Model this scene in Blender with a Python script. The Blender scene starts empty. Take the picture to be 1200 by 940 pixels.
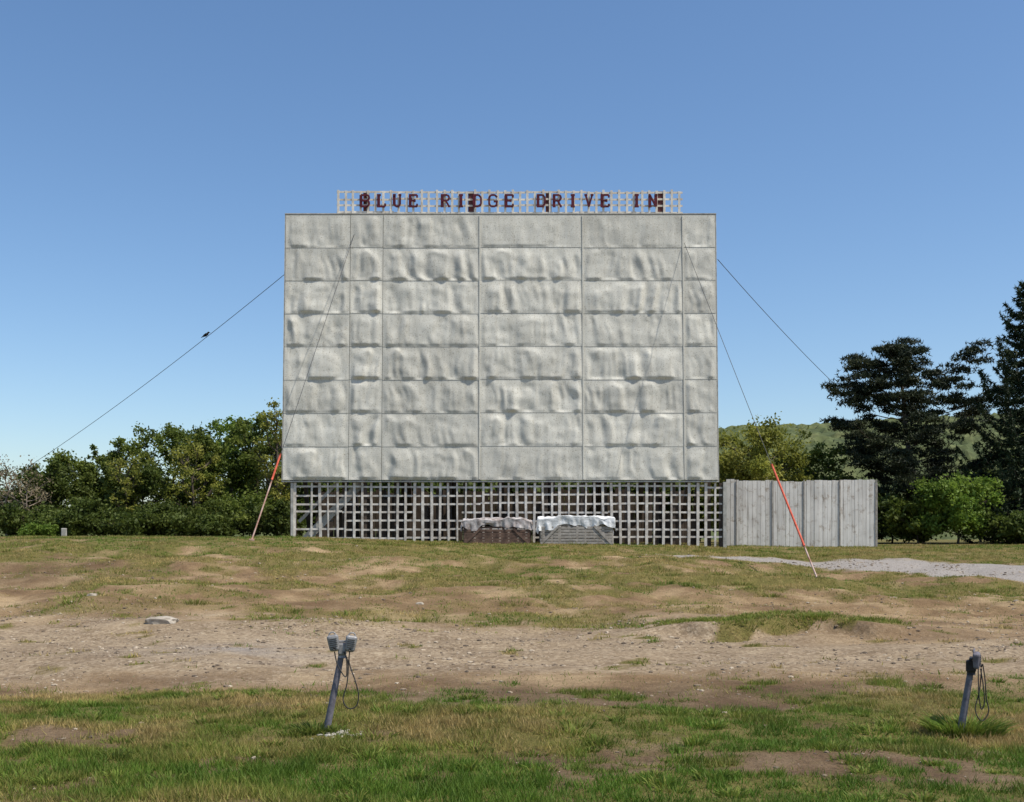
import bpy, bmesh, math, numpy as np
from mathutils import Vector, Matrix
scene=bpy.context.scene
scene.view_settings.view_transform='Standard'
try: scene.view_settings.look='None'
except Exception: pass
scene.view_settings.exposure=0
F=1300.0; CZ=1.7; HY=632.0
def P(px,py,d): return np.array([(px-600)*d/F, d, CZ+(HY-py)*d/F])

# ---------------------------------------------------------------- noise
_tab={}
def vn(x,y,seed=0):
    if seed not in _tab: _tab[seed]=np.random.RandomState(seed+11).rand(256,256)
    T=_tab[seed]; x=np.asarray(x,float); y=np.asarray(y,float)
    ix=np.floor(x).astype(int); iy=np.floor(y).astype(int); fx=x-ix; fy=y-iy
    fx=fx*fx*(3-2*fx); fy=fy*fy*(3-2*fy)
    a=T[ix&255,iy&255]; b=T[(ix+1)&255,iy&255]; c=T[ix&255,(iy+1)&255]; e=T[(ix+1)&255,(iy+1)&255]
    return (a*(1-fx)+b*fx)*(1-fy)+(c*(1-fx)+e*fx)*fy
def fbm(x,y,seed=0,o=4):
    s=0;a=.5;t=0
    for i in range(o):
        s=s+a*vn(x*2**i+i*17.3,y*2**i+i*5.1,seed+i); t+=a; a*=.5
    return s/t
def ss(a,b,x):
    t=np.clip((x-a)/(b-a),0,1); return t*t*(3-2*t)
def gau(x,y,cx,cy,rx,ry): return np.exp(-((x-cx)/rx)**2-((y-cy)/ry)**2)

# ---------------------------------------------------------------- mesh builder
class MB:
    def __init__(s): s.v=[];s.n=0;s.f=[];s.t=[]
    def add(s,v,f,mat=0,tint=.5,smooth=False):
        v=np.asarray(v,float).reshape(-1,3)
        if isinstance(f,np.ndarray): groups=[f]
        else:
            d={}
            for q in f: d.setdefault(len(q),[]).append(q)
            groups=[np.array(g) for g in d.values()]
        for g in groups: s.f.append((g+s.n,mat,smooth))
        s.v.append(v); s.t.append(np.broadcast_to(np.asarray(tint,float),(len(v),)).copy()); s.n+=len(v)
    def build(s,name,mats,parent=None,attrs=None):
        me=bpy.data.meshes.new(name)
        V=np.concatenate(s.v); me.vertices.add(len(V)); me.vertices.foreach_set('co',V.astype(np.float32).ravel())
        loops=np.concatenate([g.ravel() for g,_,_ in s.f])
        sizes=np.concatenate([np.full(len(g),g.shape[1]) for g,_,_ in s.f])
        mi=np.concatenate([np.full(len(g),m) for g,m,_ in s.f]); sm=np.concatenate([np.full(len(g),k) for g,_,k in s.f])
        me.loops.add(len(loops)); me.loops.foreach_set('vertex_index',loops.astype(np.int32))
        me.polygons.add(len(sizes)); st=np.concatenate([[0],np.cumsum(sizes)[:-1]])
        me.polygons.foreach_set('loop_start',st.astype(np.int32))
        me.polygons.foreach_set('material_index',mi.astype(np.int32))
        me.polygons.foreach_set('use_smooth',sm.astype(bool))
        for m in mats: me.materials.append(m)
        a=me.attributes.new('tint','FLOAT','POINT'); a.data.foreach_set('value',np.concatenate(s.t).astype(np.float32))
        if attrs:
            for k,val in attrs.items():
                a=me.attributes.new(k,'FLOAT','POINT'); a.data.foreach_set('value',val.astype(np.float32).ravel())
        me.update(calc_edges=True)
        ob=bpy.data.objects.new(name,me); scene.collection.objects.link(ob)
        if parent: ob.parent=parent
        return ob
def empty(name):
    e=bpy.data.objects.new(name,None); scene.collection.objects.link(e); return e
CF=[[0,1,3,2],[4,6,7,5],[0,4,5,1],[2,3,7,6],[0,2,6,4],[1,5,7,3]]
def box(mb,x0,x1,y0,y1,z0,z1,mat=0,tint=.5):
    v=[(x,y,z) for x in (x0,x1) for y in (y0,y1) for z in (z0,z1)]
    mb.add(v,np.array(CF),mat,tint)
def beam(mb,a,b,w,t,mat=0,tint=.5,up=(0,1,0)):
    a=np.array(a,float);b=np.array(b,float);d=b-a;d/=np.linalg.norm(d)
    u=np.array(up,float); s=np.cross(d,u); s/=np.linalg.norm(s); u=np.cross(s,d)
    v=[p+s*w/2*i+u*t/2*j for p in (a,b) for i in (-1,1) for j in (-1,1)]
    mb.add(v,np.array(CF),mat,tint)
def tube(mb,pts,rad,n=8,mat=0,tint=.5,cap=True):
    pts=np.asarray(pts,float); m=len(pts); rad=np.broadcast_to(rad,(m,))
    T=np.gradient(pts,axis=0); T/=np.linalg.norm(T,axis=1)[:,None]+1e-9
    ref=np.array([0,1,0.]) if abs(T[0][1])<.8 else np.array([1,0,0.])
    vs=[]
    for i in range(m):
        s=np.cross(T[i],ref); s/=np.linalg.norm(s)+1e-9; u=np.cross(s,T[i]); ref=u
        a=np.arange(n)*2*np.pi/n
        vs.append(pts[i]+rad[i]*(np.cos(a)[:,None]*s+np.sin(a)[:,None]*u))
    f=[]
    for i in range(m-1):
        for j in range(n): f.append([i*n+j,i*n+(j+1)%n,(i+1)*n+(j+1)%n,(i+1)*n+j])
    if cap: f.append(list(range(n))); f.append(list(range((m-1)*n,m*n))[::-1])
    mb.add(np.concatenate(vs),f,mat,tint,True)
def rbox(mb,c,size,R=None,bev=.01,mat=0,tint=.5,seg=2,taper=None):
    bm=bmesh.new(); bmesh.ops.create_cube(bm,size=1)
    for v in bm.verts:
        k=1.0
        if taper and v.co.z<0: k=taper
        v.co=Vector((v.co.x*size[0]*k,v.co.y*size[1]*k,v.co.z*size[2]))
    bmesh.ops.bevel(bm,geom=bm.edges[:],offset=bev,segments=seg,affect='EDGES',profile=.5)
    bm.verts.index_update()
    V=np.array([v.co[:] for v in bm.verts]); f=[[v.index for v in q.verts] for q in bm.faces]; bm.free()
    if R is not None: V=V@np.array(R).T
    mb.add(V+np.array(c),f,mat,tint,False)

# ---------------------------------------------------------------- materials
def mat(name):
    m=bpy.data.materials.new(name); m.use_nodes=True; nt=m.node_tree; nt.nodes.clear()
    out=nt.nodes.new('ShaderNodeOutputMaterial'); b=nt.nodes.new('ShaderNodeBsdfPrincipled')
    nt.links.new(b.outputs[0],out.inputs[0]); b.inputs['Roughness'].default_value=.8
    b.inputs['Specular IOR Level'].default_value=.25
    return m,nt,b,out
def noise(nt,scale,detail=4,rough=.6,vec=None,stretch=None):
    n=nt.nodes.new('ShaderNodeTexNoise'); n.inputs['Scale'].default_value=scale; n.inputs['Detail'].default_value=detail; n.inputs['Roughness'].default_value=rough
    g=nt.nodes.new('ShaderNodeNewGeometry'); mp=nt.nodes.new('ShaderNodeMapping')
    if stretch: mp.inputs['Scale'].default_value=stretch
    nt.links.new(g.outputs['Position'],mp.inputs['Vector']); nt.links.new(mp.outputs[0],n.inputs['Vector'])
    return n.outputs['Fac']
def ramp(nt,fac,stops):
    r=nt.nodes.new('ShaderNodeValToRGB'); e=r.color_ramp.elements
    while len(e)<len(stops): e.new(.5)
    for i,(p,c) in enumerate(stops): e[i].position=p; e[i].color=(*c,1) if len(c)==3 else c
    nt.links.new(fac,r.inputs[0]); return r.outputs[0]
def g3(v): return (v,v,v)
def mixc(nt,fac,a,b,mode='MIX'):
    m=nt.nodes.new('ShaderNodeMix'); m.data_type='RGBA'; m.blend_type=mode
    for s,i in ((fac,0),(a,6),(b,7)):
        if isinstance(s,(int,float)): m.inputs[i].default_value=s
        elif isinstance(s,tuple): m.inputs[i].default_value=(*s,1)
        else: nt.links.new(s,m.inputs[i])
    return m.outputs[2]
def attr(nt,name):
    a=nt.nodes.new('ShaderNodeAttribute'); a.attribute_name=name; return a.outputs['Fac']
def bump(nt,b,h,st,dist):
    n=nt.nodes.new('ShaderNodeBump'); n.inputs['Strength'].default_value=st; n.inputs['Distance'].default_value=dist
    nt.links.new(h,n.inputs['Height']); nt.links.new(n.outputs[0],b.inputs['Normal'])
def leafmat(name,c0,c1,c2,tr=.4,big=.5):
    m,nt,b,out=mat(name)
    col=ramp(nt,attr(nt,'tint'),[(0,c0),(.5,c1),(1,c2)])
    col=mixc(nt,1.0,col,ramp(nt,noise(nt,big,3),[(.3,g3(.72)),(.7,g3(1.25))]),'MULTIPLY')
    nt.links.new(col,b.inputs['Base Color']); b.inputs['Roughness'].default_value=.6
    t=nt.nodes.new('ShaderNodeBsdfTranslucent'); nt.links.new(col,t.inputs[0])
    mx=nt.nodes.new('ShaderNodeMixShader'); mx.inputs[0].default_value=tr
    nt.links.new(b.outputs[0],mx.inputs[1]); nt.links.new(t.outputs[0],mx.inputs[2]); nt.links.new(mx.outputs[0],out.inputs[0])
    return m
def rough_mat(name,c0,c1,scale=8,stretch=None,rough=.8,bs=.2,metal=0,bd=.01):
    m,nt,b,out=mat(name); f=noise(nt,scale,5,.65,stretch=stretch)
    nt.links.new(ramp(nt,f,[(.3,c0),(.7,c1)]),b.inputs['Base Color']); b.inputs['Roughness'].default_value=rough; b.inputs['Metallic'].default_value=metal
    bump(nt,b,f,bs,bd); return m
bark=rough_mat('bark',(.05,.04,.03),(.15,.12,.09),5,(1,1,.3),.9,.5,bd=.03)
twigm=rough_mat('bare_twigs',(.15,.115,.09),(.30,.245,.19),5,(1,1,.3),.9,.3)
oldwood=rough_mat('weathered_wood',(.035,.026,.02),(.11,.082,.062),6,(1,1,.4))
slatm=rough_mat('white_slat_paint',(.33,.285,.24),(.82,.775,.70),3.5)
signslat=rough_mat('sign_slat_paint',(.46,.40,.32),(.85,.80,.71),3)
redpost=rough_mat('red_brown_wood',(.08,.028,.028),(.17,.06,.055),5)
letterm=rough_mat('maroon_paint',(.050,.010,.015),(.14,.020,.034),6)
steel=rough_mat('galvanised_steel',(.17,.165,.165),(.40,.39,.38),25,None,.5,.1,.3)
polem=rough_mat('painted_pole',(.09,.083,.098),(.22,.205,.23),18,None,.55,.1)
darkm=rough_mat('dark_plastic',(.015,.014,.013),(.045,.04,.038),20,None,.5)
cable=rough_mat('cable',(.03,.028,.026),(.07,.065,.06),20)
wirem=rough_mat('wire_steel',(.05,.05,.05),(.11,.11,.11),20,None,.6)
orange=rough_mat('orange_guard',(.50,.07,.04),(.64,.15,.09),6)
rustm=rough_mat('rusty_pole',(.30,.13,.08),(.65,.52,.46),3.0)
rockm=rough_mat('pale_rock',(.26,.22,.17),(.46,.41,.34),9,None,.9,.5)
concm=rough_mat('concrete',(.30,.27,.23),(.48,.445,.39),9,None,.9,.4)
birdm=rough_mat('bird_feathers',(.008,.008,.009),(.03,.028,.026),30)
trimm=rough_mat('trim_paint',(.25,.24,.21),(.55,.53,.48),4)

# screen paint
m,nt,b,out=mat('screen_paint'); screenm=m
f1=noise(nt,1.3,5,.65); f2=noise(nt,26,3,.7); f3=noise(nt,2.2,5,.7,stretch=(3,3,.25)); f5=noise(nt,13,4,.8)
c=ramp(nt,f1,[(.3,(.565,.545,.475)),(.7,(.67,.65,.575))])
c=mixc(nt,1.0,c,ramp(nt,f3,[(.25,(.84,.825,.80)),(.55,g3(1.0))]),'MULTIPLY')
c=mixc(nt,1.0,c,ramp(nt,f2,[(.32,(.58,.55,.50)),(.45,g3(1.0))]),'MULTIPLY')
c=mixc(nt,1.0,c,ramp(nt,f5,[(.28,(.62,.59,.55)),(.41,g3(1.0))]),'MULTIPLY')
c=mixc(nt,1.0,c,ramp(nt,attr(nt,'tint'),[(0,g3(.80)),(1,g3(1.06))]),'MULTIPLY')
nt.links.new(c,b.inputs['Base Color']); b.inputs['Roughness'].default_value=.7
bump(nt,b,f2,.28,.02)
# tarp
m,nt,b,out=mat('plastic_tarp'); tarpm=m
f=noise(nt,5,5,.6); nt.links.new(ramp(nt,f,[(.3,(.5,.5,.49)),(.6,(.80,.80,.79))]),b.inputs['Base Color']); b.inputs['Roughness'].default_value=.35; bump(nt,b,f,.5,.05)
m,nt,b,out=mat('brown_grey_tarp'); tarp2=m
f=noise(nt,4,5,.6); nt.links.new(ramp(nt,f,[(.35,(.20,.155,.135)),(.62,(.54,.50,.48))]),b.inputs['Base Color']); b.inputs['Roughness'].default_value=.4; bump(nt,b,f,.5,.05)  # darker tarp, mottled from brown to grey
# fence
m,nt,b,out=mat('fence_boards'); fencem=m
f=noise(nt,1.6,6,.74,stretch=(6,6,.35)); f2=noise(nt,1.1,4,.6); f6=noise(nt,3.5,5,.7)
c=ramp(nt,f,[(.30,(.24,.19,.155)),(.44,(.66,.62,.56)),(.8,(.82,.79,.73))])
c=mixc(nt,1.0,c,ramp(nt,f2,[(.3,g3(.80)),(.6,g3(1.0))]),'MULTIPLY')
c=mixc(nt,1.0,c,ramp(nt,f6,[(.34,(.62,.56,.50)),(.46,g3(1.0))]),'MULTIPLY')
c=mixc(nt,1.0,c,ramp(nt,attr(nt,'tint'),[(0,g3(.74)),(1,g3(1.08))]),'MULTIPLY')
nt.links.new(c,b.inputs['Base Color']); bump(nt,b,f,.2,.02)

# ---------------------------------------------------------------- ground
dl=[-40,0,10,13,17,22,26,30,34,37,40,60,4000]; zl=[0,0,0,0,-.03,.15,.5,.97,1.42,1.68,1.77,1.78,1.6]
dc=[-40,0,10,13,17,22,26,30,34,38,41,60,4000]; zc=[0,0,0,0,-.05,.08,.38,.80,1.22,1.50,1.57,1.62,1.6]
dr=[-40,0,10,13,17,22,26,30,32,35,38,42,60,4000]; zr=[0,0,0,0,-.06,-.02,.08,.28,.44,.75,1.12,1.45,1.55,1.6]
def smooth_interp(y,D,Z):
    s=0
    for o in (-1.2,-.6,0,.6,1.2): s=s+np.interp(y+o,D,Z)
    return s/5
def gh(x,y):
    x=np.asarray(x,float);y=np.asarray(y,float)
    L=smooth_interp(y,dl,zl);C=smooth_interp(y,dc,zc);R=smooth_interp(y,dr,zr)
    z=C+(L-C)*ss(0,9,-x)+(R-C)*ss(1,11,x)
    amp=ss(4,16,y)*(1-ss(33,40,y))
    z=z+(fbm(x/4.5+9,y/2.6+3,1,3)-.5)*.46*amp+(fbm(x/1.1,y/.8,5,3)-.5)*(.09+.20*ss(20,26,y)*(1-ss(34,39,y)))*(1-ss(42,60,y))
    xs=(x-4.9)/2.5; yy=y-19.3-.9*(fbm(x/.9,x*0,7,3)-.5)
    z=z+.26*np.exp(-xs**4)*ss(-.3,.05,yy)*np.exp(-np.clip(yy,0,9)**2/2.5)
    xs=(x-7.5)/3.2; yy=y-29.4-.8*(fbm(x/1.2,x*0+4,8,2)-.5)
    z=z+.22*np.exp(-xs**4)*ss(-.3,.2,yy)*np.exp(-np.clip(yy,0,9)**2/4)
    return z
def masks(x,y):
    n1=fbm(x/2.2+3,y/1.4+8,21,4); n2=fbm(x/.55,y/.5,31,4); n3=fbm(x/6,y/3,41,3)
    n4=fbm(x/1.0+31,y/.75+7,45,5)
    w=(n1-.5)*3.2; h=(n2-.5)
    edge=12.4+w*.9-1.3*gau(x,0*y,1.6,0,2.4,1)+h*3.4
    g=1-ss(edge-1.2,edge+1.2,y)
    bare=gau(x,y,1.6,8.4,2.2,.7)*.66+gau(x,y,-4.3,9.6,1.2,.4)*.5+gau(x,y,3.2,7.9,1.3,.7)*.58+gau(x,y,.6,11.4,1.9,.6)*.7+gau(x,y,-1.0,7.0,.8,.3)*.45
    g=g*np.clip(1-ss(.28,.68,bare+h*2.0+(n4-.5)*1.3),0,1)
    e2=21.6+w*1.3+ss(-2,-10,x)*1.2+h*3
    g2=ss(e2-1.4,e2+1.6,y)
    patch=ss(.41,.58,n4*.45+n2*.30+n3*.25+.08*ss(26,36,y))
    b2=gau(x,y,-3,24.8,4.4,1.7)*.75+gau(x,y,-13.0,29,2.6,2.2)*.9+gau(x,y,2.5,24,4,.9)*.4+gau(x,y,-6,31,3,1)*.25
    g2=g2*patch*(1-.9*ss(.3,.75,b2+h*1.6))
    rb=ss(3.2,5.8,x+(n1-.5)*3+h*2)*(1-ss(26.8,28.8,y+(n1-.5)*3+h*3))
    g2=g2*(1-rb*.93)
    g2=np.maximum(g2, ss(.28,.46,np.exp(-((x-4.9)/2.5)**4)*np.exp(-((y-20.1)/1.0)**2)+h*1.5))
    g2=np.maximum(g2, ss(.30,.50,gau(x,y,7.6,29.6,4,1.6)+h*1.2))
    g2=np.maximum(g2, (.6+.4*patch)*ss(34,38,y+h*4))
    cy=np.interp(x,[3,5,8.4,12.5,15.2,20,40],[36.3,36.6,36.4,35.2,32.8,31,29]); hw=np.interp(x,[3,4.5,8.4,11,13,15,20,40],[0,.26,.55,1.2,2.0,2.9,3.6,3.8])
    road=1-ss(-.25,.25,np.abs(y-cy)-hw+h*1.0); road=road*(x>3)
    g2=g2*(1-road)
    g=np.maximum(g*(y<20),g2)
    grav=np.maximum(road,(1-g)*ss(12.4,14.6,y+w*.3+h*2)*(1-ss(20.0,23.5,y+w*.8+h*3))*(1-.75*ss(3,7,x)*ss(16.5,18.5,y)))
    lush=gau(x,y,-.9,8.1,1.9,1.3)+.35*gau(x,y,3.8,8.9,1.5,1)
    return g,grav,lush,n1,n4,n3,road
def axis(lo,a,b,hi,step,g=1.12):
    c=list(np.arange(a,b+1e-6,step)); s=step;p=b
    while p<hi: s*=g;p+=s;c.append(p)
    s=step;p=a
    while p>lo: s*=g;p-=s;c.insert(0,p)
    return np.array(c)
gx=axis(-2500,-19,21,2500,.085); gy1=axis(-60,5.5,14,14,.05); gy=np.concatenate([gy1,axis(14,14,44,3500,.085)[1:]])
X,Y=np.meshgrid(gx,gy); Z=gh(X,Y); G,GR,LU,n1,n4,n3,RD=masks(X,Y)
far=ss(60,90,np.hypot(X,Y)); G=np.maximum(G,far)
mb=MB(); nx,ny=len(gx),len(gy); idx=np.arange(nx*ny).reshape(ny,nx)
fc=np.stack([idx[:-1,:-1],idx[:-1,1:],idx[1:,1:],idx[1:,:-1]],-1).reshape(-1,4)
mb.add(np.stack([X,Y,Z],-1).reshape(-1,3),fc,0,n3.ravel(),True)
m,nt,b,out=mat('ground_soil_grass')
nz=noise(nt,3.0,6,.7); nf=noise(nt,28,4,.75); nl=noise(nt,.6,7,.68)
dirt=ramp(nt,nl,[(.3,(.115,.070,.038)),(.48,(.215,.142,.077)),(.66,(.375,.27,.155))])
dirt=mixc(nt,1.0,dirt,ramp(nt,nf,[(.3,g3(.55)),(.5,g3(1.0)),(.72,g3(1.35))]),'MULTIPLY')
dirt=mixc(nt,attr(nt,'dark_dirt'),dirt,mixc(nt,1.0,dirt,(.60,.60,.64),'MULTIPLY'))
vo=nt.nodes.new('ShaderNodeTexVoronoi'); vo.inputs['Scale'].default_value=22; gg=nt.nodes.new('ShaderNodeNewGeometry'); nt.links.new(gg.outputs['Position'],vo.inputs['Vector'])
peb=ramp(nt,vo.outputs['Color'],[(.1,(.12,.09,.06)),(.5,(.27,.20,.13)),(.9,(.48,.39,.28))])
grv=mixc(nt,.5,ramp(nt,mixc(nt,.5,nz,nl),[(.38,(.16,.108,.065)),(.60,(.40,.305,.195))]),peb)
base=mixc(nt,attr(nt,'gravel'),dirt,grv)
bl=attr(nt,'bluish'); base=mixc(nt,bl,base,mixc(nt,1.0,ramp(nt,nf,[(.3,g3(.55)),(.7,g3(1.3))]),(.31,.295,.285),'MULTIPLY'))
gs=ramp(nt,nz,[(.3,(.075,.075,.018)),(.5,(.13,.12,.032)),(.7,(.215,.165,.065))])
gs=mixc(nt,1.0,gs,ramp(nt,nf,[(.3,g3(.55)),(.7,g3(1.3))]),'MULTIPLY')
base=mixc(nt,attr(nt,'grass'),base,gs)
nt.links.new(base,b.inputs['Base Color']); b.inputs['Roughness'].default_value=.95; b.inputs['Specular IOR Level'].default_value=.1
bump(nt,b,mixc(nt,.5,nf,nz),.9,.06); groundm=m
blu=np.clip(gau(X,Y,-3.9,17,1.5,1.3)*.6*ss(.3,.6,n4)+RD*.75,0,1)
dark_dirt=(1-ss(11.5,13,Y+(n1-.5)*2))+.7*gau(X,Y,-13,29,3,2.5)  # darker dirt across the foreground and in one mound patch
mb.build('ground',[groundm],attrs={'grass':G*.88,'gravel':GR,'bluish':blu,'dark_dirt':np.clip(dark_dirt,0,1)})

# ---------------------------------------------------------------- grass blades
def blades(name,n,y0,y1,xf,wid,ln,m,seed=1):
    r=np.random.RandomState(seed)
    y=np.sqrt(r.rand(n)*(y1**2-y0**2)+y0**2); x=(r.rand(n)*2-1)*xf*y+ .02*y
    g,gr,lu,a1,a2,a3,_=masks(x,y)
    dens=ss(.35,.62,fbm(x/.16,y/.16,61,2)*.6+a2*.4)
    keep=r.rand(n)<np.clip(g*(.3+.9*dens),0,1)*.97+.014*(1-gr)
    x=x[keep];y=y[keep];lu=lu[keep];a1=a1[keep];a2=a2[keep];dens=dens[keep];k=len(x); z=gh(x,y)-.005
    L=ln*(.45+.9*r.rand(k))*(.45+.7*dens+.75*lu)
    az=r.rand(k)*2*np.pi; tilt=.25+.75*r.rand(k); W=wid*(.6+.8*r.rand(k))
    az2=r.rand(k)*2*np.pi
    base=np.stack([x,y,z],1); sd=np.stack([np.cos(az2),np.sin(az2),0*az],1)*W[:,None]/2
    d1=np.stack([np.cos(az)*tilt,np.sin(az)*tilt,np.ones(k)],1); d1/=np.linalg.norm(d1,axis=1)[:,None]
    tip=base+d1*L[:,None]
    v=np.stack([base-sd,base+sd,tip],1).reshape(-1,3)
    t=np.clip(.44+(a1-.5)*2.2+(a2-.5)*2.2+(r.rand(k)-.5)*.55-lu*.6+.04*(y>14),0,1)
    mb=MB(); mb.add(v,np.arange(3*k).reshape(-1,3),0,np.repeat(t,3)); return mb.build(name,[m])
grassm=leafmat('grass_blades',(.11,.19,.022),(.215,.22,.045),(.43,.315,.125),.35,1.5)
ge=empty('grass')
o=blades('grass_near',460000,6.6,13.6,.62,.0085,.060,grassm,seed=1); o.parent=ge
o=blades('grass_far',500000,13.0,44,.62,.02,.065,grassm,seed=2); o.parent=ge
def tuft(mb,cx,cy,r0,n,h,r,t0=0.):
    a=r.rand(n)*2*np.pi; q=r0*np.sqrt(r.rand(n)); x=cx+q*np.cos(a)*1.3; y=cy+q*np.sin(a)*.7; z=gh(x,y)-.01
    L=h*(.4+.7*r.rand(n)); out=np.stack([np.cos(a)*(.3+q/r0*.9*r.rand(n)),np.sin(a)*.5,np.ones(n)],1); out/=np.linalg.norm(out,axis=1)[:,None]
    b=np.stack([x,y,z],1); w=.006*(.7+.8*r.rand(n)); a2=r.rand(n)*6.28; sd=np.stack([np.cos(a2),np.sin(a2),0*a2],1)*w[:,None]
    mid=b+out*(L*.55)[:,None]; o2=out*np.array([1.7,1.7,.55]); tip=mid+o2*(L*.5)[:,None]
    v=np.stack([b-sd,b+sd,mid+sd*.8,mid-sd*.8,tip],1).reshape(-1,3); k=np.arange(n)[:,None]*5
    t=np.repeat(np.clip(t0+.45*r.rand(n),0,1),5)
    base=mb.n
    mb.add(v,np.concatenate([k+0,k+1,k+2,k+3],1),0,t)
    mb.f.append((np.concatenate([k+3,k+2,k+4],1)+base,0,False))
mb=MB(); r=np.random.RandomState(8)
tuft(mb,3.98,9.75,.24,900,.25,r); tuft(mb,-1.72,9.72,.14,220,.14,r)
for i in range(200):
    y=7+6*r.rand(); x=(r.rand()*2-1)*.5*y
    g=masks(np.array([x]),np.array([y]))[0][0]
    if g>.06: tuft(mb,x,y,.05+.09*r.rand(),60,.05+.08*r.rand(),r,.1*r.rand())
for i in range(190):
    y=21+19*r.rand(); x=(r.rand()*2-1)*.5*y
    if masks(np.array([x]),np.array([y]))[0][0]>.3: tuft(mb,x,y,.15+.25*r.rand(),80,.10+.12*r.rand(),r,.15)
for i in range(60):
    x=2.7+4.3*r.rand(); y=19.2+1.5*r.rand()
    if masks(np.array([x]),np.array([y]))[0][0]>.3: tuft(mb,x,y,.12+.12*r.rand(),70,.07+.09*r.rand(),r,.1)
mb.build('grass_tufts',[grassm],ge)

# ---------------------------------------------------------------- stones
ico=bmesh.new(); bmesh.ops.create_icosphere(ico,subdivisions=1,radius=1); IV=np.array([v.co[:] for v in ico.verts]); IF=np.array([[v.index for v in f.verts] for f in ico.faces]); ico.free()
def stones(mb,x,y,s,r,mat=0):
    k=len(x); z=gh(x,y)
    sc=s[:,None]*np.stack([.7+.7*r.rand(k),.6+.6*r.rand(k),.3+.35*r.rand(k)],1)
    V=IV[None]*(1+.35*(r.rand(k,12,1)-.5))*sc[:,None,:]
    a=r.rand(k)*6.28; ca,sa=np.cos(a)[:,None],np.sin(a)[:,None]
    V=np.stack([V[...,0]*ca-V[...,1]*sa,V[...,0]*sa+V[...,1]*ca,V[...,2]],-1)
    V+=np.stack([x,y,z+s*.1],1)[:,None,:]
    Fc=(IF[None]+np.arange(k)[:,None,None]*12).reshape(-1,3)
    mb.add(V.reshape(-1,3),Fc,mat,np.repeat(r.rand(k),12))
m,nt,b,out=mat('gravel_stones'); stonem=m
nt.links.new(ramp(nt,attr(nt,'tint'),[(0,(.09,.068,.05)),(.6,(.25,.19,.13)),(1,(.46,.38,.285))]),b.inputs['Base Color'])
r=np.random.RandomState(3); n=90000
y=np.sqrt(r.rand(n)*(43**2-7**2)+49); x=(r.rand(n)*2-1)*.56*y
g,gr,lu,a1,a2,a3,_=masks(x,y)
k=r.rand(n)<(gr*.5+.20*(1-g)+.004+.2*(1-g)*(y<12))*ss(.3,.65,a2)*1.3; x=x[k];y=y[k]
s=.009+.036*r.rand(len(x))**6+.005*(y>20); s=np.where(y<12,s*.8,s); mb=MB(); stones(mb,x,y,s,r); mb.build('gravel',[stonem])
def rock(name,px,d,sx,sy,sz,seed,m):
    bm=bmesh.new(); bmesh.ops.create_icosphere(bm,subdivisions=3,radius=1)
    V=np.array([v.co[:] for v in bm.verts]); f=np.array([[v.index for v in q.verts] for q in bm.faces]); bm.free()
    dn=np.sign(V)*np.abs(V)**.7; V=dn*(1+.45*(fbm(V[:,0]*1.3+5+seed,V[:,1]*1.3+V[:,2]*2+9,seed,3)-.5))[:,None]*np.array([sx,sy,sz])
    x0=(px-600)*d/F
    mb=MB(); mb.add(V+np.array([x0,d,float(gh(x0,d))]),f,0,.5); mb.build(name,[m])
rock('rock',190,20.6,.29,.2,.12,4,rockm)
rock('rock',108,24,.12,.1,.05,5,rockm)
rock('rock',492,24.5,.09,.08,.05,6,rockm)

# ---------------------------------------------------------------- drive-in screen
scr=empty('drive_in_screen')
zb,zt,db,dt=3.89,13.86,41.0,41.6; xl,xr=-8.48,7.62; H=zt-zb; W=xr-xl
cols=[0,.151,.227,.452,.691,.924,1.0]; mb=MB(); r=np.random.RandomState(12)
for ci in range(6):
    jit=(r.rand()-.5)*.03
    for ri in range(8):
        u0,u1=cols[ci]*W,cols[ci+1]*W; v0,v1=ri*H/8,(ri+1)*H/8
        if 0<ri: v0+=jit
        if ri<7: v1+=jit
        nu=max(10,int((u1-u0)/.035)); nv=42
        gap=.007
        U,Vv=np.meshgrid(np.linspace(u0+gap,u1-gap,nu),np.linspace(v0+gap*.5,v1-gap*.2+.01,nv))
        fu=(U-u0)/(u1-u0); fv=(Vv-v0)/(v1-v0)
        env=np.clip(np.minimum(fu,1-fu)*(u1-u0)/.24,0,1); env=env*env*(3-2*env)
        top=.20+.36*(vn(U/.36+ri*3.1,U*0+ci,79)-.2)
        ev=np.clip(fv/.10,0,1)*np.clip((1-fv)/top,0,1); ev=ev*ev*(3-2*ev)
        wx=U+.20*(vn(U/1.1+ci*7,Vv/.6+ri*9,71)-.5)+.12*fv*(vn(U/1.5+ri,U*0+ci,70)-.5)*4
        rid=vn(wx/.30+ri*13.7,Vv/1.9+ci*5+ri*2.7,73)-.5
        rid=rid+.28*(vn(wx/.15+ri*3.7,Vv/.8+ci*5,74)-.5)
        blob=fbm(U/.55+ri*7.7,Vv/.5+ci*3.3,75,2)-.5
        hi=fbm(U/.20+3,Vv/.22,77,2)-.5
        A=.8+.5*r.rand()
        if ri==7: A*=.4 if ci in(3,4) else .85
        D=(rid*.112+blob*.070+hi*.010)*env*ev*A+.022*ev*A*env
        D=D+.010*(1-fv)+(r.rand()-.5)*.004
        Y0=db+(Vv/H)*(dt-db)-D
        Vt=np.stack([xl+U,Y0,zb+Vv],-1).reshape(-1,3)
        id_=np.arange(nu*nv).reshape(nv,nu)
        fcs=np.stack([id_[:-1,:-1],id_[:-1,1:],id_[1:,1:],id_[1:,:-1]],-1).reshape(-1,4)
        mb.add(Vt,fcs,0,.3+.6*r.rand(),True)
mb.build('screen_panels',[screenm],scr)
mb=MB()
def sy(v): return db+v/H*(dt-db)
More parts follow.
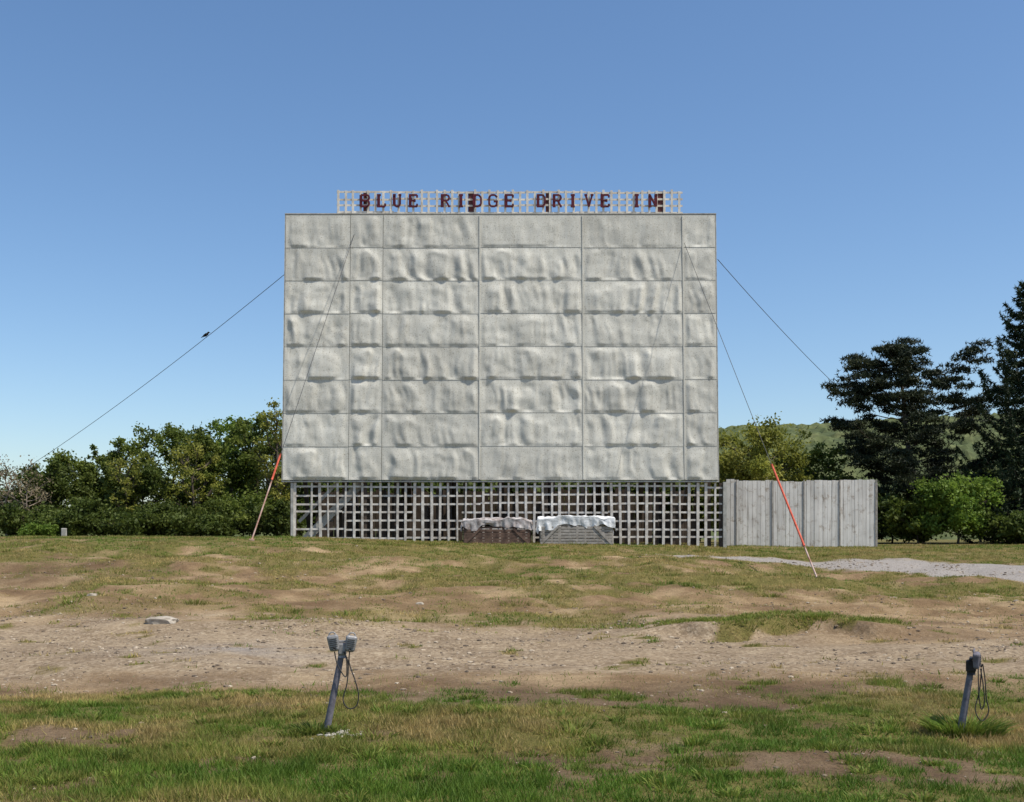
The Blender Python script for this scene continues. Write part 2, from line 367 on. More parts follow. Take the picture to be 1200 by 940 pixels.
for c in (.452,.691,.924):
    w=.05; x=xl+c*W
    v=[(x+sx*w/2,sy(vv)-.022+dy,zb+vv) for vv in (0.02,H-.02) for sx in (-1,1) for dy in (-.006,.02)]
    mb.add(v,np.array([[0,1,3,2],[4,6,7,5],[0,4,5,1],[2,3,7,6],[0,2,6,4],[1,5,7,3]]),0,.6)
mb.build('seam_battens',[screenm],scr)
mb=MB()
beam(mb,(xl-.02,sy(0)+.05,zb-.02),(xl-.02,sy(H)+.05,zt+.02),.03,.10,0)
beam(mb,(xr+.02,sy(0)+.05,zb-.02),(xr+.02,sy(H)+.05,zt+.02),.03,.10,0)
beam(mb,(xl-.04,sy(H)+.05,zt+.045),(xr+.04,sy(H)+.05,zt+.045),.04,.12,0)
beam(mb,(xl-.04,sy(0)+.06,zb-.05),(xr+.04,sy(0)+.06,zb-.05),.05,.10,0)
mb.build('edge_trim',[trimm],scr)
mb=MB()
v=[(xl,sy(0)+.07,zb),(xr,sy(0)+.07,zb),(xr,sy(H)+.07,zt),(xl,sy(H)+.07,zt)]
mb.add(v,np.array([[0,1,2,3]]))
gz=lambda x,y: float(gh(x,y))
for x in np.linspace(xl+.3,xr-.3,9):
    beam(mb,(x,41.45,gz(x,41.45)-.2),(x,41.45+.5,zt-.1),.2,.25,0,up=(0,1,.01))
    beam(mb,(x,47.5,gz(x,47.5)-.2),(x,42.2,zt-1.5),.2,.2,0)
    beam(mb,(x,45,gz(x,45)-.2),(x,42,zb+4),.15,.15,0)
    beam(mb,(x,41.6,zb+.2),(x,46.2,zb+.2),.14,.14,0,up=(0,0,1))
for zz in np.linspace(zb+.6,zt-.4,7):
    yy=41.25+(zz-zb)/H*.6; box(mb,xl+.1,xr-.1,yy-.05,yy+.08,zz-.08,zz+.08)
x=xl+.2; rr=np.random.RandomState(2)
while x<xr-.3:
    w=.22+.1*rr.rand()
    if rr.rand()<.95: box(mb,x,x+w-.02,46.8,46.84,gz(x,46.8)-.1,3.6+.3*rr.rand())  # added board wall, a dark backing that dims the view through the lattice
    x+=w
mb.build('timber_frame',[oldwood],scr)
mb=MB()
for i in range(9):
    x=-7.7+i*.24; z0=1.65+i*.24; box(mb,x-.17,x+.17,41.45,42.2,z0,z0+.05)
beam(mb,(-7.95,41.4,1.45),(-5.6,41.4,3.82),.30,.05,0); beam(mb,(-7.95,41.4,2.35),(-6.5,41.4,3.82),.12,.05,0)
mb.build('access_stair',[trimm],scr)

# lower lattice
mb=MB(); r=np.random.RandomState(4); lat=empty('lattice_skirt'); x0,x1=-8.07,7.8; yl=41.12
xs=np.arange(x0,x1+.01,.318)
for i,x in enumerate(xs):
    zb0=gz(x,yl)-.05; w=.085*(.65+.6*r.rand()); j=(r.rand()-.5)*.05; j2=(r.rand()-.5)*.06
    if r.rand()<.05: continue
    zt_=3.80
    v=[(x+a*w/2+(j if z<3 else j2),yv,z) for a in (-1,1) for yv in (yl-.022,yl) for z in (zb0,zt_)]
    mb.add(v,np.array(CF))
for k in range(7):
    z0=1.76+k*.315; x=x0
    while x<x1-.1:
        e=min(x+1.6+1.4*r.rand(),x1); dz=(r.rand()-.5)*.06; dz2=(r.rand()-.5)*.04; w=.068
        if r.rand()>.07:
            v=[(xx,yv,z0+dz+dd+a*w/2) for (xx,dd) in ((x+.004,0),(e-.004,dz2)) for yv in (yl+.003,yl+.023) for a in (-1,1)]
            mb.add(v,np.array(CF))
        x=e
mb.build('slats',[slatm],lat)
mb=MB()
for px in (344,427,545,585,640,683,735,790,846):
    x=(px-600)*41/F; box(mb,x-.07,x+.07,yl+.03,yl+.17,gz(x,yl)-.1,3.79)
for i in range(34):
    x=x0+.3+r.rand()*(x1-x0-.6); box(mb,x-.12,x+.12,yl+.3+.4*r.rand(),yl+.8,gz(x,yl),1.9+1.7*r.rand())  # extra dark boards added to darken the gaps behind the slats
mb.build('posts',[oldwood],lat)
mb=MB(); x=x1+.08; box(mb,x-.06,x+.06,yl-.07,yl+.07,gz(x,yl)-.1,3.82); x=x0-.07; box(mb,x-.05,x+.05,yl-.07,yl+.05,gz(x,yl)-.1,3.79)
mb.build('end_posts',[trimm],lat)

# rooftop sign
sg=empty('drive_in_sign'); yS=41.72; sc=yS/F
def SX(px): return (px-600)*sc
def SZ(py): return CZ+(HY-py)*sc
mb=MB()
for px in np.arange(396,800,8.9):
    x=SX(px)+(r.rand()-.5)*.04; w=.085; 
    box(mb,x-w/2,x+w/2,yS-.02,yS,SZ(251),SZ(223.5)+(r.rand()-.5)*.07)
for py in (225.5,233.5,241,249):
    xa=SX(394.5)
    while xa<SX(800)-.1:
        xb=min(xa+2.0+r.rand(),SX(800)); dz=(r.rand()-.5)*.04; box(mb,xa+.004,xb-.004,yS+.003,yS+.023,SZ(py)+dz-.035,SZ(py)+dz+.035); xa=xb
mb.build('sign_lattice',[signslat],sg)
mb=MB()
for px in (429,552,643,774): box(mb,SX(px)-.11,SX(px)+.11,yS+.03,yS+.15,SZ(262),SZ(224))
for px in (429,552,643,774): beam(mb,(SX(px),yS+1.9,SZ(300)),(SX(px),yS+.2,SZ(228)),.1,.1)
box(mb,SX(395),SX(800),yS+.03,yS+.1,SZ(252.5),SZ(250.3))
mb.build('sign_posts',[redpost],sg)
Ls={'B':[((0,0),(0,7)),((0,7),(4,7)),((0,3.6),(4,3.6)),((0,0),(4,0)),((4,7),(5,6)),((5,6),(5,4.6)),((5,4.6),(4,3.6)),((4,3.6),(5,2.6)),((5,2.6),(5,1)),((5,1),(4,0))],
'L':[((1,0),(1,7)),((0,7),(2.4,7)),((0,0),(5,0)),((5,0),(5,1.8))],
'U':[((.8,7),(.8,1.3)),((.8,1.3),(1.8,0)),((1.8,0),(3.4,0)),((3.4,0),(4.4,1.3)),((4.4,1.3),(4.4,7)),((0,7),(1.8,7)),((3.4,7),(5.2,7))],
'E':[((.8,0),(.8,7)),((0,7),(5,7)),((0,0),(5,0)),((.8,3.5),(3.6,3.5)),((5,7),(5,5.4)),((5,0),(5,1.6)),((3.6,2.7),(3.6,4.3))],
'R':[((.8,0),(.8,7)),((0,7),(4,7)),((4,7),(5,6)),((5,6),(5,4.6)),((5,4.6),(4,3.5)),((4,3.5),(.8,3.5)),((3,3.5),(5,0)),((0,0),(1.8,0)),((4.3,0),(5.6,0))],
'I':[((2.5,0),(2.5,7)),((1.2,7),(3.8,7)),((1.2,0),(3.8,0))],
'D':[((.8,0),(.8,7)),((0,7),(3.6,7)),((3.6,7),(5,5.4)),((5,5.4),(5,1.6)),((5,1.6),(3.6,0)),((3.6,0),(0,0))],
'G':[((5,5.6),(3.8,7)),((3.8,7),(1.4,7)),((1.4,7),(0.2,5.5)),((.2,5.5),(.2,1.5)),((.2,1.5),(1.4,0)),((1.4,0),(3.8,0)),((3.8,0),(4.8,1)),((4.8,0),(4.8,3)),((3,3),(5.6,3))],
'V':[((.6,7),(2.6,0)),((2.6,0),(4.6,7)),((-.2,7),(1.6,7)),((3.6,7),(5.4,7))],
'N':[((.8,0),(.8,7)),((.8,7),(4.4,0)),((4.4,0),(4.4,7)),((0,0),(1.8,0)),((0,7),(1.2,7)),((3.6,7),(5.4,7))]}
mb=MB(); u=.43/7
for i,ch in enumerate('BLUE RIDGE DRIVE IN'):
    if ch==' ': continue
    cx=SX(428+i*18.7)-2.5*u; z0=SZ(242.5); k=0
    for (a,bb) in Ls[ch]:
        k+=1; vert=abs(a[0]-bb[0])<.01
        w=.11 if vert and k<4 else .07
        yy=yS-.045-.0025*k
        beam(mb,(cx+a[0]*u,yy,z0+a[1]*u),(cx+bb[0]*u,yy,z0+bb[1]*u),w,.03)
mb.build('sign_letters',[letterm],sg)

# ---------------------------------------------------------------- guy wires
def sag(a,b,n,s):
    t=np.linspace(0,1,n)[:,None]; p=a*(1-t)+b*t; p[:,2]-=(4*s*t*(1-t))[:,0]; return p
def wire(name,a,b,rad,s,guard=None,gm=None,stub=None):
    e=empty(name); mb=MB(); tube(mb,sag(a,b,24,s),rad,6); mb.build('cable',[wirem],e)
    if guard:
        mb=MB(); p=sag(a,b,101,s); i0,i1=guard; tube(mb,p[i0:i1+1]+np.array([0,-.03,0]),.034,10); mb.build('guard_sleeve',[gm],e)
    if stub:
        mb=MB(); tube(mb,sag(a,b,101,s)[stub:]+np.array([0,-.02,0]),.026,8); 
        rbox(mb,b+np.array([0,0,.0]),(.16,.16,.1),bev=.02); mb.build('anchor_rod',[rustm],e)
aR=P(958,684,32.0); aR[2]=gz(aR[0],aR[1])+.02
wire('guy_wire',P(802,285,41.45),aR,.010,.05,(71,92),orange,92)
aL=P(295,634,36.6); aL[2]=gz(aL[0],aL[1])+.02
wire('guy_wire',P(415,275,41.5),aL,.010,.02,(74,82),orange,82)
bL=P(30,549,60.0); wire('guy_wire',P(333,322,41.6),bL,.012,.25)
e0=P(333,322,41.6); pt=bL+(bL-e0)*.45; pt[2]=1.7
wire('guy_wire',bL,pt,.012,.0)
bR=P(1010,480,58.0); wire('guy_wire',P(841,304,41.55),bR,.012,.2)
wire('guy_wire',bR,np.array([bR[0]+6,bR[1]+7,1.6]),.012,0)

# bird
seg=sag(e0*1.0,bL,200,.25); k=int(np.argmin(np.abs(600+seg[:,0]*F/seg[:,1]-242))); bp=seg[k]
mb=MB()
def loft(pts,rad,n=10): tube(mb,np.array(pts)+bp+np.array([0,0,.05]),np.array(rad),n)
loft([(-.20,0,-.05),(-.13,0,-.01),(-.07,0,.03),(0,0,.07),(.06,0,.10),(.09,0,.12)],[.012,.022,.05,.065,.055,.035])
loft([(.065,0,.12),(.085,0,.145),(.11,0,.16),(.135,0,.158),(.15,0,.155)],[.03,.04,.042,.03,.008])
loft([(.145,0,.155),(.17,0,.15),(.19,0,.145)],[.012,.008,.002],6)
loft([(-.11,.045,.02),(-.04,.06,.06),(.03,.05,.09)],[.008,.025,.02],6); loft([(-.11,-.045,.02),(-.04,-.06,.06),(.03,-.05,.09)],[.008,.025,.02],6)
loft([(0,.02,.02),(.01,.02,-.05)],[.008,.005],5); loft([(0,-.02,.02),(.01,-.02,-.05)],[.008,.005],5)
mb.build('bird',[birdm])

# ---------------------------------------------------------------- speaker posts
def speaker(name,base,top,yaw,two):
    e=empty(name); base=np.array(base,float); top=np.array(top,float); base[2]=gz(base[0],base[1])-.1
    mb=MB(); t=np.linspace(0,1,8)[:,None]; tube(mb,base*(1-t)+top*t,np.linspace(.033,.026,8),14); mb.build('pole',[polem],e)
    R=Matrix.Rotation(yaw,3,'Z'); Rn=np.array(R)
    def w(p): return top+Rn@np.array(p)
    mb=MB(); rbox(mb,w((0,0,.02)),(.075,.085,.10),R,.012); rbox(mb,w((0,0,.085)),(.17,.03,.02),R,.006)
    tube(mb,[w((0,0,-.06)),w((0,0,-.02))],.036,14); mb.build('junction_box',[darkm if not two else steel],e)
    for j,sx in enumerate((-1,1)):
        mb=MB(); Rt=R@Matrix.Rotation(sx*.16,3,'Y')
        c=w((sx*.075,-.045,.075+(.0 if sx<0 else -.008)))
        rbox(mb,c,(.105,.062,.145),Rt,.024,seg=3,taper=.8)
        Rm=np.array(Rt)
        for q in range(5):
            rbox(mb,c+Rm@np.array([0,-.033,-.03+q*.017]),(.07-.004*abs(q-2),.006,.006),Rt,.002,seg=1,mat=1)
        tube(mb,[c+Rm@np.array([.0,-.03,-.048]),c+Rm@np.array([.0,-.045,-.048])],.011,10,mat=1)
        tube(mb,[c+Rm@np.array([.03*np.cos(a),.02,.066+.03*np.sin(a)]) for a in np.linspace(0,np.pi,9)],.006,6)
        mb.build('speaker_housing',[steel if two else polem,darkm],e)
    def cord(pts,r=.0055):
        P_=np.array(pts,float); tt=np.linspace(0,len(P_)-1,60); out=[]
        for q in tt:
            i=int(min(q,len(P_)-2)); f=q-i; p0=P_[max(i-1,0)];p1=P_[i];p2=P_[i+1];p3=P_[min(i+2,len(P_)-1)]
            out.append(.5*((2*p1)+(-p0+p2)*f+(2*p0-5*p1+4*p2-p3)*f*f+(-p0+3*p1-3*p2+p3)*f**3))
        tube(mb,out,r,6)
    mb=MB()
    if two:
        cord([top+np.array(p) for p in [(.075,-.05,.01),(.07,-.05,-.1),(.12,-.05,-.25),(.15,-.04,-.38),(.13,-.04,-.48),(.06,-.04,-.50),(.015,-.05,-.42),(.05,-.05,-.28),(.06,-.05,-.1),(.02,-.05,0)]])
        cord([top+np.array(p) for p in [(-.06,-.05,.0),(-.03,-.06,-.12),(.04,-.06,-.22),(.05,-.06,-.1),(.03,-.05,.0)]])
    else:
        cord([top+np.array(p) for p in [(.09,-.03,.04),(.11,-.03,-.1),(.12,-.03,-.25),(.14,-.03,-.38),(.08,-.03,-.46),(.02,-.04,-.36),(.06,-.03,-.2),(.08,-.03,0)]])
        cord([top+np.array(p) for p in [(.07,-.03,.0),(.09,-.04,-.15),(.10,-.04,-.3),(.07,-.04,-.35),(.05,-.04,-.2),(.05,-.03,.0)]])
    mb.build('cord',[cable],e)
    return e
speaker('speaker_post',P(380,857,9.8),P(401,763,9.8),.15,True)
speaker('speaker_post',P(1123,852,9.8),P(1138,783,9.75),1.15,False)
mb=MB(); r=np.random.RandomState(9)
k=26; x=-1.53+.12*r.randn(k)*1.0; y=9.66+.07*r.randn(k); stones(mb,x,y,.02+.035*r.rand(k)**2,r)
mb.build('concrete_footing',[concm])

# ---------------------------------------------------------------- covered tables
def table(name,px0,px1,d,ztop,tm,wm,seed,hang):
    e=empty(name); r=np.random.RandomState(seed); xa,xb=(px0-600)*d/F,(px1-600)*d/F; cx=(xa+xb)/2; hw=(xb-xa)/2; hd=.55; g0=gz(cx,d)
    zt_=CZ+(HY-ztop)*d/F
    nu,nv=120,60; U,V=np.meshgrid(np.linspace(-1,1,nu),np.linspace(-1,1,nv))
    eu=np.clip((np.abs(U)-.8)/.2,0,1); evv=np.clip((np.abs(V)-.62)/.38,0,1)
    x=cx+np.sign(U)*np.minimum(np.abs(U)/.8,1)*hw*(.97)+np.sign(U)*.05*eu
    y=d+np.sign(V)*np.minimum(np.abs(V)/.62,1)*hd+np.sign(V)*.05*evv
    n=fbm(U*3.5+seed,V*2,seed+80,3)-.5; n2=fbm(U*10+seed,V*3,seed+81,2)-.5
    dr=np.maximum(eu*hang,evv*(hang+.20*(fbm(U*3.5+3,V*0,seed+82,3)-.5)))
    z=zt_-.03+n*.26+n2*.05*(1-evv)-dr-.20*np.abs(U)**5-.06*np.abs(V)**4
    y=y+(n2*.16-.06)*evv*np.sign(-V)*-1; x=x+n2*.1*(eu>0)
    id_=np.arange(nu*nv).reshape(nv,nu); fcs=np.stack([id_[:-1,:-1],id_[:-1,1:],id_[1:,1:],id_[1:,:-1]],-1).reshape(-1,4)
    mb=MB(); mb.add(np.stack([x,y,z],-1).reshape(-1,3),fcs,0,.5,True); mb.build('tarp',[tm],e)
    mb=MB(); zz=zt_-.32
    box(mb,cx-hw*.93,cx+hw*.93,d-hd*.9,d+hd*.9,zz-.05,zz)
    for i in range(6):
        xx=cx-hw*.9+i*hw*.36
        for yy in (-hd*.85,hd*.85): box(mb,xx-.04,xx+.04,d+yy-.04,d+yy+.04,g0-.15,zz-.053)
    for q,z1 in enumerate(np.arange(g0+.04,zz-.08,.105)):
        s0=.02*r.rand()
        box(mb,cx-hw*(.90+s0),cx+hw*(.9+s0),d-hd*.85-.065,d-hd*.85-.043,z1-.04,z1+.035+.02*r.rand())
        box(mb,cx-hw*.92,cx+hw*.92,d+hd*.85+.043,d+hd*.85+.065,z1-.04,z1+.045)
    beam(mb,(cx-hw*.9,d-hd*.85-.08,g0),(cx-hw*.45,d-hd*.85-.08,zz-.06),.08,.02)
    beam(mb,(cx+hw*.9,d-hd*.85-.08,g0),(cx+hw*.45,d-hd*.85-.08,zz-.06),.08,.02)
    mb.build('frame',[wm],e)
brown=rough_mat('dark_brown_wood',(.07,.045,.035),(.20,.125,.09),5)
greyw=rough_mat('grey_wood',(.20,.175,.145),(.46,.42,.37),6)
table('covered_table',541,624,39.8,607,tarp2,brown,3,.25)
table('covered_table',629,720,39.9,604,tarpm,greyw,6,.34)

# ---------------------------------------------------------------- fence on the right
fe=empty('wooden_fence'); mb=MB(); r=np.random.RandomState(14); yF=42.0; x=(851-600)*yF/F; xe=(1026-600)*yF/F; pb=[(863-600)*yF/F,(905-600)*yF/F,(942-600)*yF/F,(984-600)*yF/F]
zs=[562,563,564,562.5,562]
i=0
while x<xe-.02:
    w=.135+.05*r.rand(); w=min(w,xe-x); seg=sum(x>p for p in pb); px=600+x*F/yF
    top=CZ+(HY-(zs[seg]+.002*(px-850)))*yF/F+(r.rand()-.5)*.035; dy=(r.rand()-.5)*.014
    box(mb,x+.004,x+w-.005,yF-.012+dy,yF+.012+dy,gz(x,yF)+.0,top,0,.25+.75*r.rand())
    x+=w;i+=1
mb.build('boards',[fencem],fe)
mb=MB()
for p in pb+[xe+.03]: box(mb,p-.02,p+.02,yF-.05,yF-.025,gz(p,yF)-.05,CZ+(HY-563)*yF/F+.02); box(mb,p-.06,p+.06,yF+.04,yF+.16,gz(p,yF)-.1,CZ+(HY-566)*yF/F)
for zz in (2.0,3.4): box(mb,(851-600)*yF/F,xe,yF+.028,yF+.038,zz-.06,zz+.06)
mb.build('fence_posts',[greyw],fe)
mb=MB(); q=P(75,0,50); rbox(mb,(q[0],50,gz(q[0],50)+.2),(.24,.1,.45),None,.03); mb.build('marker_post',[trimm])

# ---------------------------------------------------------------- trees
def leaves(mb,C,S,r,tint,mat=1,asp=.55,up=0):
    n=len(C); a=r.randn(n,3); a[:,2]+=up; a/=np.linalg.norm(a,axis=1)[:,None]
    b=np.cross(a,r.randn(n,3)); b/=np.linalg.norm(b,axis=1)[:,None]; c=np.cross(a,b)
    b=b*S[:,None];c=c*(S*asp)[:,None]
    v=np.stack([C-b,C-c,C+b,C+c],1).reshape(-1,3); mb.add(v,np.arange(4*n).reshape(-1,4),mat,np.repeat(tint,4))
def decid(name,x,y,h,w,seed,lm,nl=9000,ls=.085,low=.08,ncl=70,bm_=None,spread=.72):
    r=np.random.RandomState(seed); mb=MB(); b=np.array([x,y,gz(x,y)-.1]); 
    tr=[b]; 
    for i in range(1,8): tr.append(b+np.array([(r.rand()-.5)*.05*h,(r.rand()-.5)*.05*h,h*.86*i/7]))
    tr=np.array(tr); tube(mb,tr,np.linspace(.022*h,.004*h,8),8,0)
    cc=b+np.array([0,0,h*(.5+low*.5)]); rx=w/2; rz=h*(.5-low*.5); zmax=b[2]+h
    cl=[tr[-1],tr[-2]]
    for i in range(16):
        t=.12+.83*(i+.5)/16; p=np.array([np.interp(t*7,range(8),tr[:,k]) for k in range(3)])
        az=i*2.4+r.rand(); hf=(p[2]-cc[2])/rz; ext=rx*math.sqrt(max(.08,1-hf*hf))*(.6+.55*r.rand())
        q=p+np.array([math.cos(az)*ext,math.sin(az)*ext,.12*h*(.5+1.1*r.rand())]); q[2]=min(q[2],zmax-.02*h*r.rand())
        mid=(p+q)/2+np.array([0,0,-.02*h+.03*h*r.rand()]); tube(mb,[p,mid,q],[.008*h,.005*h,.002*h],5,0)
        cl.append(q);cl.append(mid)
        for j in range(4):
            s=mid+(q-mid)*r.rand()*1.2+np.array([(r.rand()-.5)*w*.25,(r.rand()-.5)*w*.25,.14*h*r.rand()]); s[2]=min(s[2],zmax); tube(mb,[mid,s],[.004*h,.0012*h],4,0); cl.append(s)
    while len(cl)<ncl+28:
        d=r.randn(3); d/=np.linalg.norm(d); q=cc+d*np.array([rx,rx,rz])*(.5+.45*r.rand()); 
        if q[2]>b[2]+.1: cl.append(q)
    cl=np.array(cl); cr=w*(.045+.10*r.rand(len(cl))**1.3); ct=r.rand(len(cl))
    wgt=cr**2; ii=r.choice(len(cl),int(nl),p=wgt/wgt.sum())
    d=r.randn(len(ii),3); d/=np.linalg.norm(d,axis=1)[:,None]; rad=r.rand(len(ii))**.6
    C=cl[ii]+d*(cr[ii]*rad*(1+spread*(r.rand(len(ii))>.7)))[:,None]*np.array([1,1,.8])
    C[:,2]=np.maximum(C[:,2],b[2]+.15)
    S=ls*(.6+.8*r.rand(len(C))); leaves(mb,C,S,r,np.clip(.05+.55*ct[ii]+.4*r.rand(len(C)),0,1),1,.6,.5)
    return mb.build(name,[bm_ or bark,lm])
g_mid=leafmat('leaf_mid_green',(.062,.095,.016),(.125,.165,.027),(.22,.255,.05),.45)
g_dark=leafmat('leaf_dark_green',(.038,.06,.012),(.078,.108,.02),(.14,.17,.036),.42)
g_yel=leafmat('leaf_yellow_green',(.14,.165,.028),(.25,.26,.045),(.36,.34,.08),.45)
g_brt=leafmat('leaf_bright_green',(.075,.14,.018),(.15,.225,.032),(.23,.31,.055),.45)
g_brn=leafmat('leaf_budding_brown',(.15,.12,.07),(.25,.20,.12),(.31,.27,.15),.35)
sd=100
def T(px,top,wpx,d,lm,**k):
    global sd; sd+=1; x=(px-600)*d/F; h=CZ+(HY-top)*d/F-gz(x,d); decid(k.pop('name','deciduous_tree'),x,d,h,wpx*d/F,sd,lm,**k)
for a in [(-120,540,110,64,g_mid),(-55,548,90,62,g_dark),(52,543,80,60,g_dark),(88,532,72,62,g_mid),(133,515,66,63,g_mid),(165,546,70,58,g_dark),(205,502,85,64,g_mid),(238,506,72,60,g_mid),(270,492,70,66,g_brt),(298,490,68,62,g_mid),(352,508,100,61,g_mid)]:
    T(*a,nl=12500)
T(8,538,75,59,g_brn,nl=1300,ls=.06,bm_=twigm); T(30,552,50,57,g_brn,nl=900,ls=.06,bm_=twigm); T(10,575,80,62,g_dark,nl=6000)
T(324,474,56,58,g_yel,nl=4600,ls=.07); T(150,532,50,57,g_yel,nl=2500,ls=.07); T(228,515,60,58,g_yel,nl=2500,ls=.07)
T(25,592,70,56,g_dark,nl=5500,low=0); T(110,588,90,57,g_dark,nl=7000,low=0); T(160,600,80,55.5,g_dark,nl=6000,low=0,name='bush'); T(205,592,90,57,g_dark,nl=7000,low=0); T(245,602,80,55.5,g_dark,nl=6000,low=0,name='bush'); T(285,582,90,57,g_mid,nl=7000,low=0); T(45,614,44,54,g_brt,nl=3000,ls=.07,low=0,name='bush'); T(330,590,80,56,g_dark,nl=6000,low=0); T(75,602,70,55.5,g_dark,nl=5000,low=0,name='bush')
for px in range(400,850,50): T(px,555+ (px%3)*6,110,60,g_dark,nl=4000,ls=.18,low=0)
T(893,503,120,54,g_yel,nl=14000,ls=.08); T(852,515,80,55,g_yel,nl=8000,ls=.09); T(945,522,80,56,g_mid,nl=8500); T(985,560,70,54,g_dark,nl=6500)
T(1045,575,110,52,g_dark,nl=11000,low=0); T(1000,590,90,51,g_dark,nl=8000,low=0)
T(1122,560,95,48,g_brt,nl=17000,ls=.07,low=0,name='bush'); T(1075,585,60,49,g_mid,nl=7000,low=0,name='bush')
T(1150,555,90,58,g_dark,nl=9000); T(1190,600,70,47,g_dark,nl=7000,low=0,name='bush'); T(1290,500,150,60,g_mid,nl=9000,ls=.16); T(1215,560,120,56,g_dark,nl=7000,ls=.12)

needle=leafmat('pine_needles',(.014,.023,.012),(.030,.041,.018),(.072,.078,.030),.15)
spneed=leafmat('spruce_needles',(.014,.026,.012),(.030,.050,.018),(.072,.092,.034),.15)
def needles(mb,C,r,L,n_per,tint,drop=0,wd=.03):
    n=len(C)*n_per; c=np.repeat(C,n_per,0); d=r.randn(n,3); d[:,2]+=.35-drop; d/=np.linalg.norm(d,axis=1)[:,None]
    s=np.cross(d,r.randn(n,3)); s/=np.linalg.norm(s,axis=1)[:,None]; ln=L*(.6+.7*r.rand(n)); 
    v=np.stack([c-s*wd,c+s*wd,c+d*ln[:,None]],1).reshape(-1,3)
    mb.add(v,np.arange(3*n).reshape(-1,3),1,np.repeat(np.clip(np.repeat(tint,n_per)+.3*(r.rand(n)-.5),0,1),3))
def pine(name,px,d,top,seed):
    r=np.random.RandomState(seed); mb=MB(); x=(px-600)*d/F; z0=gz(x,d); ztop=CZ+(HY-top)*d/F; h=ztop-z0
    lean=np.array([-1.3,0,0]); tr=np.array([[x,d,z0-.1]+lean*t+np.array([.08*math.sin(t*9),.06*math.cos(t*7),h*t]) for t in np.linspace(0,.98,12)])
    tube(mb,tr,np.linspace(.2,.03,12),8,0); C=[];Tn=[]
    def at(t): return np.array([np.interp(t*11,range(12),tr[:,k]) for k in range(3)])
    NB=66
    for i in range(NB):
        t=.10+.87*(i+r.rand())/NB; p=at(t); az=i*2.39996+r.rand()*.6
        prof=np.interp(t,[.1,.3,.45,.62,.78,.88,.94,1],[3.6,4.4,4.3,3.8,2.9,1.7,.7,.25]); 
        if math.cos(az)>.3 and t>.6: prof*=1.3
        L=prof*(.42+.7*r.rand())
        if r.rand()<.12: L*=.4
        rise=np.interp(t,[0,.5,1],[.05,.20,.4])+.15*(r.rand()-.5)
        pts=[]
        for s in np.linspace(0,1,6): pts.append(p+np.array([math.cos(az)*L*s,math.sin(az)*L*s,L*(rise*s+.12*s*s-.08*math.sin(3*s))]))
        pts=np.array(pts); tube(mb,pts,np.linspace(.045,.012,6)*(1-.5*t),5,0)
        npad=int(2+L*2.0)
        for a in .3+.72*r.rand(npad)**.7:
            a=min(a,1.0); c=np.array([np.interp(a*5,range(6),pts[:,k]) for k in range(3)])+np.array([r.randn()*.22,r.randn()*.22,.03])
            R0=.20+.24*r.rand(); m=int(60*R0*R0*7)+6; q=r.randn(m,3)*np.array([R0,R0,R0*.22])*.75; q[:,2]+=.08-.25*(q[:,0]**2+q[:,1]**2)
            C.append(c+q);Tn.append(np.full(m,.2+.55*r.rand()))
    C=np.concatenate(C);Tn=np.concatenate(Tn); needles(mb,C,r,.19,5,Tn,0,.028); return mb.build(name,[bark,needle])
pine('pine_tree',1080,54,391,3)
def spruce(name,px,d,top,seed,wmax):
    r=np.random.RandomState(seed); mb=MB(); x=(px-600)*d/F; z0=gz(x,d); ztop=CZ+(HY-top)*d/F; h=ztop-z0
    tube(mb,[[x,d,z0-.1],[x+.05,d,z0+h*.5],[x,d,z0+h]],[.22,.13,.02],8,0); C=[];Tn=[]
    k=0; z=.05
    while z<.985:
        for j in range(7):
            az=k*1.1+j*.8976+.4*r.rand(); L=wmax*(1-z)**.75*(.65+.5*r.rand())+.12
            p=np.array([x,d,z0+h*z]); s=np.linspace(0,1,6)[:,None]
            pts=p+np.concatenate([math.cos(az)*L*s,math.sin(az)*L*s,L*(-.28*np.sin(s*2.6)+.38*s**2.2)+z*.25*L*s],1)
            tube(mb,pts,np.linspace(.03,.008,6),4,0); m=int(34*L)+6; tt=.12+.88*r.rand(m)
            q=np.array([[np.interp(a*5,range(6),pts[:,c]) for c in range(3)] for a in tt]); wd=.05+.26*(1-tt)*min(L,1.6)
            sx=r.randn(m)*wd; q+=np.stack([-math.sin(az)*sx,math.cos(az)*sx,-np.abs(r.randn(m))*.09],1)
            C.append(q);Tn.append(np.full(m,.2+.5*r.rand()))
        k+=1; z+=.029+.011*r.rand()
    C=np.concatenate(C);Tn=np.concatenate(Tn); needles(mb,C,r,.16,8,Tn,.5,.025); return mb.build(name,[bark,spneed])
spruce('spruce_tree',1205,50,325,5,3.8)
spruce('spruce_tree',1290,58,360,6,3.2)

# ---------------------------------------------------------------- hill
hx=np.arange(-400,1400,3.2); hy=np.arange(480,900,3.2); HX,HYY=np.meshgrid(hx,hy)
ridge=np.interp(HX,[-400,-150,130,200,270,330,600,1000,1400],[0,25,70,73,77,80,90,70,20])*(1+.03*(fbm(HX/60,HX*0,91,3)-.5))
prof=ss(480,700,HYY)*(1-ss(760,900,HYY)*.8)
cell=6.5; cx=np.floor(HX/cell); cy=np.floor(HYY/cell); best=np.full(HX.shape,9.); tn=np.zeros(HX.shape)
Tj=np.random.RandomState(77).rand(512,512,3)
for i in (-1,0,1):
    for j in (-1,0,1):
        a=(cx+i).astype(int)&511; bb=(cy+j).astype(int)&511; jx=Tj[a,bb,0]; jy=Tj[a,bb,1]
        dd=np.hypot(HX/cell-(cx+i+jx),HYY/cell-(cy+j+jy)); mk=dd<best; best=np.where(mk,dd,best); tn=np.where(mk,Tj[a,bb,2],tn)
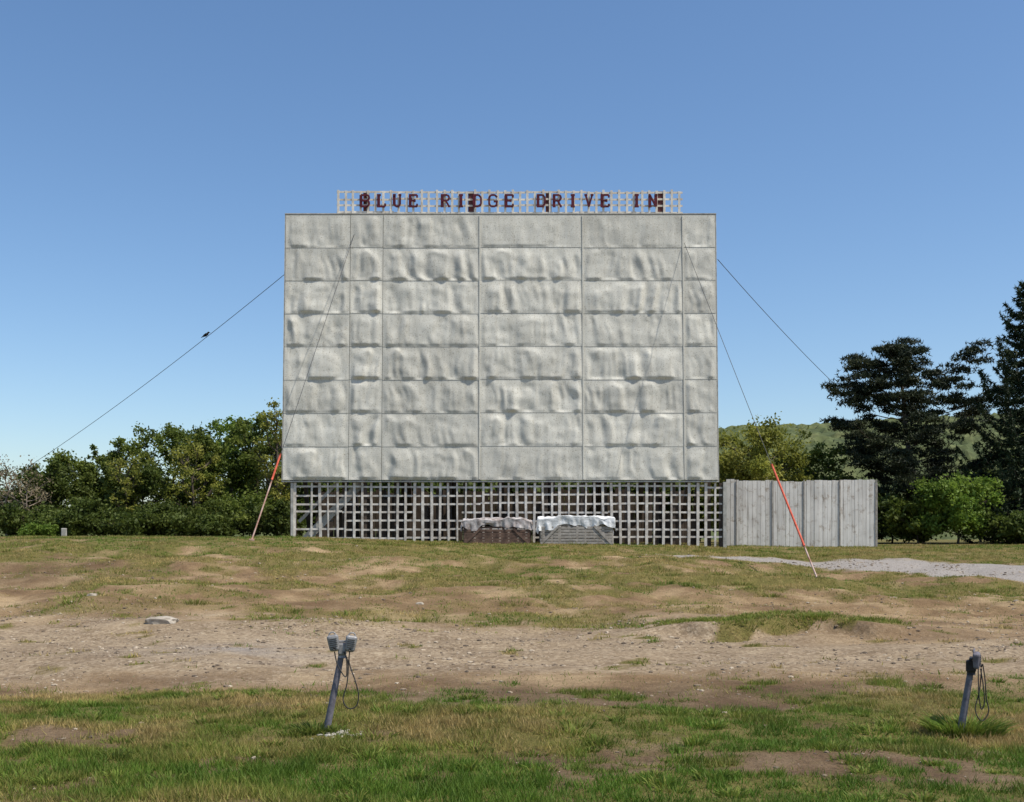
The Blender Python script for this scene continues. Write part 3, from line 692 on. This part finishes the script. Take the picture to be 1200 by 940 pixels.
HZ=ridge*prof+ (1-np.clip(best,0,1)**2)*3.4*(.5+.7*tn)*ss(0,.1,prof)+(np.random.RandomState(1).rand(*HX.shape)-.5)*1.8-1
id_=np.arange(HX.size).reshape(HX.shape); fcs=np.stack([id_[:-1,:-1],id_[:-1,1:],id_[1:,1:],id_[1:,:-1]],-1).reshape(-1,4)
mb=MB(); mb.add(np.stack([HX,HYY,HZ],-1).reshape(-1,3),fcs,0,np.clip(tn*.7+.3*fbm(HX/40,HYY/40,95,3),0,1).ravel(),False)
m,nt,b,out=mat('forested_hill')
c=ramp(nt,attr(nt,'tint'),[(0,(.042,.060,.022)),(.6,(.08,.098,.032)),(1,(.125,.135,.05))])  # slight distance haze mixed into these greens
nt.links.new(mixc(nt,1.0,c,ramp(nt,noise(nt,.25,4),[(.3,g3(.65)),(.7,g3(1.25))]),'MULTIPLY'),b.inputs['Base Color'])
mb.build('hill',[m])

# ---------------------------------------------------------------- light, sky, camera
S=Vector((2.0,-1.0,3.9)).normalized()
L=bpy.data.lights.new('sun','SUN'); L.energy=5.0; L.angle=math.radians(.5); L.color=(1,.945,.84)
lo=bpy.data.objects.new('sun',L); scene.collection.objects.link(lo); lo.rotation_euler=S.to_track_quat('Z','Y').to_euler(); lo.location=(20,-10,40)
wd=bpy.data.worlds.new('World'); scene.world=wd; wd.use_nodes=True; nt=wd.node_tree
bg=nt.nodes['Background']; sk=nt.nodes.new('ShaderNodeTexSky'); sk.sky_type='NISHITA'; sk.sun_disc=False
sk.sun_elevation=math.asin(S.z); sk.sun_rotation=math.atan2(S.x,S.y); sk.altitude=300; sk.air_density=1.0; sk.dust_density=1.1; sk.ozone_density=2.6
hs=nt.nodes.new('ShaderNodeHueSaturation'); hs.inputs['Saturation'].default_value=1.12; hs.inputs['Value'].default_value=1.27
nt.links.new(sk.outputs[0],hs.inputs['Color']); nt.links.new(hs.outputs[0],bg.inputs[0]); bg.inputs[1].default_value=.12
cam=bpy.data.cameras.new('camera'); co=bpy.data.objects.new('camera',cam); scene.collection.objects.link(co); scene.camera=co
co.location=(0,0,CZ); co.rotation_euler=(math.pi/2,0,0); cam.sensor_width=36; cam.sensor_fit='HORIZONTAL'; cam.lens=F/1200*36
cam.shift_y=(HY-470)/1200; cam.clip_end=8000; cam.clip_start=.05
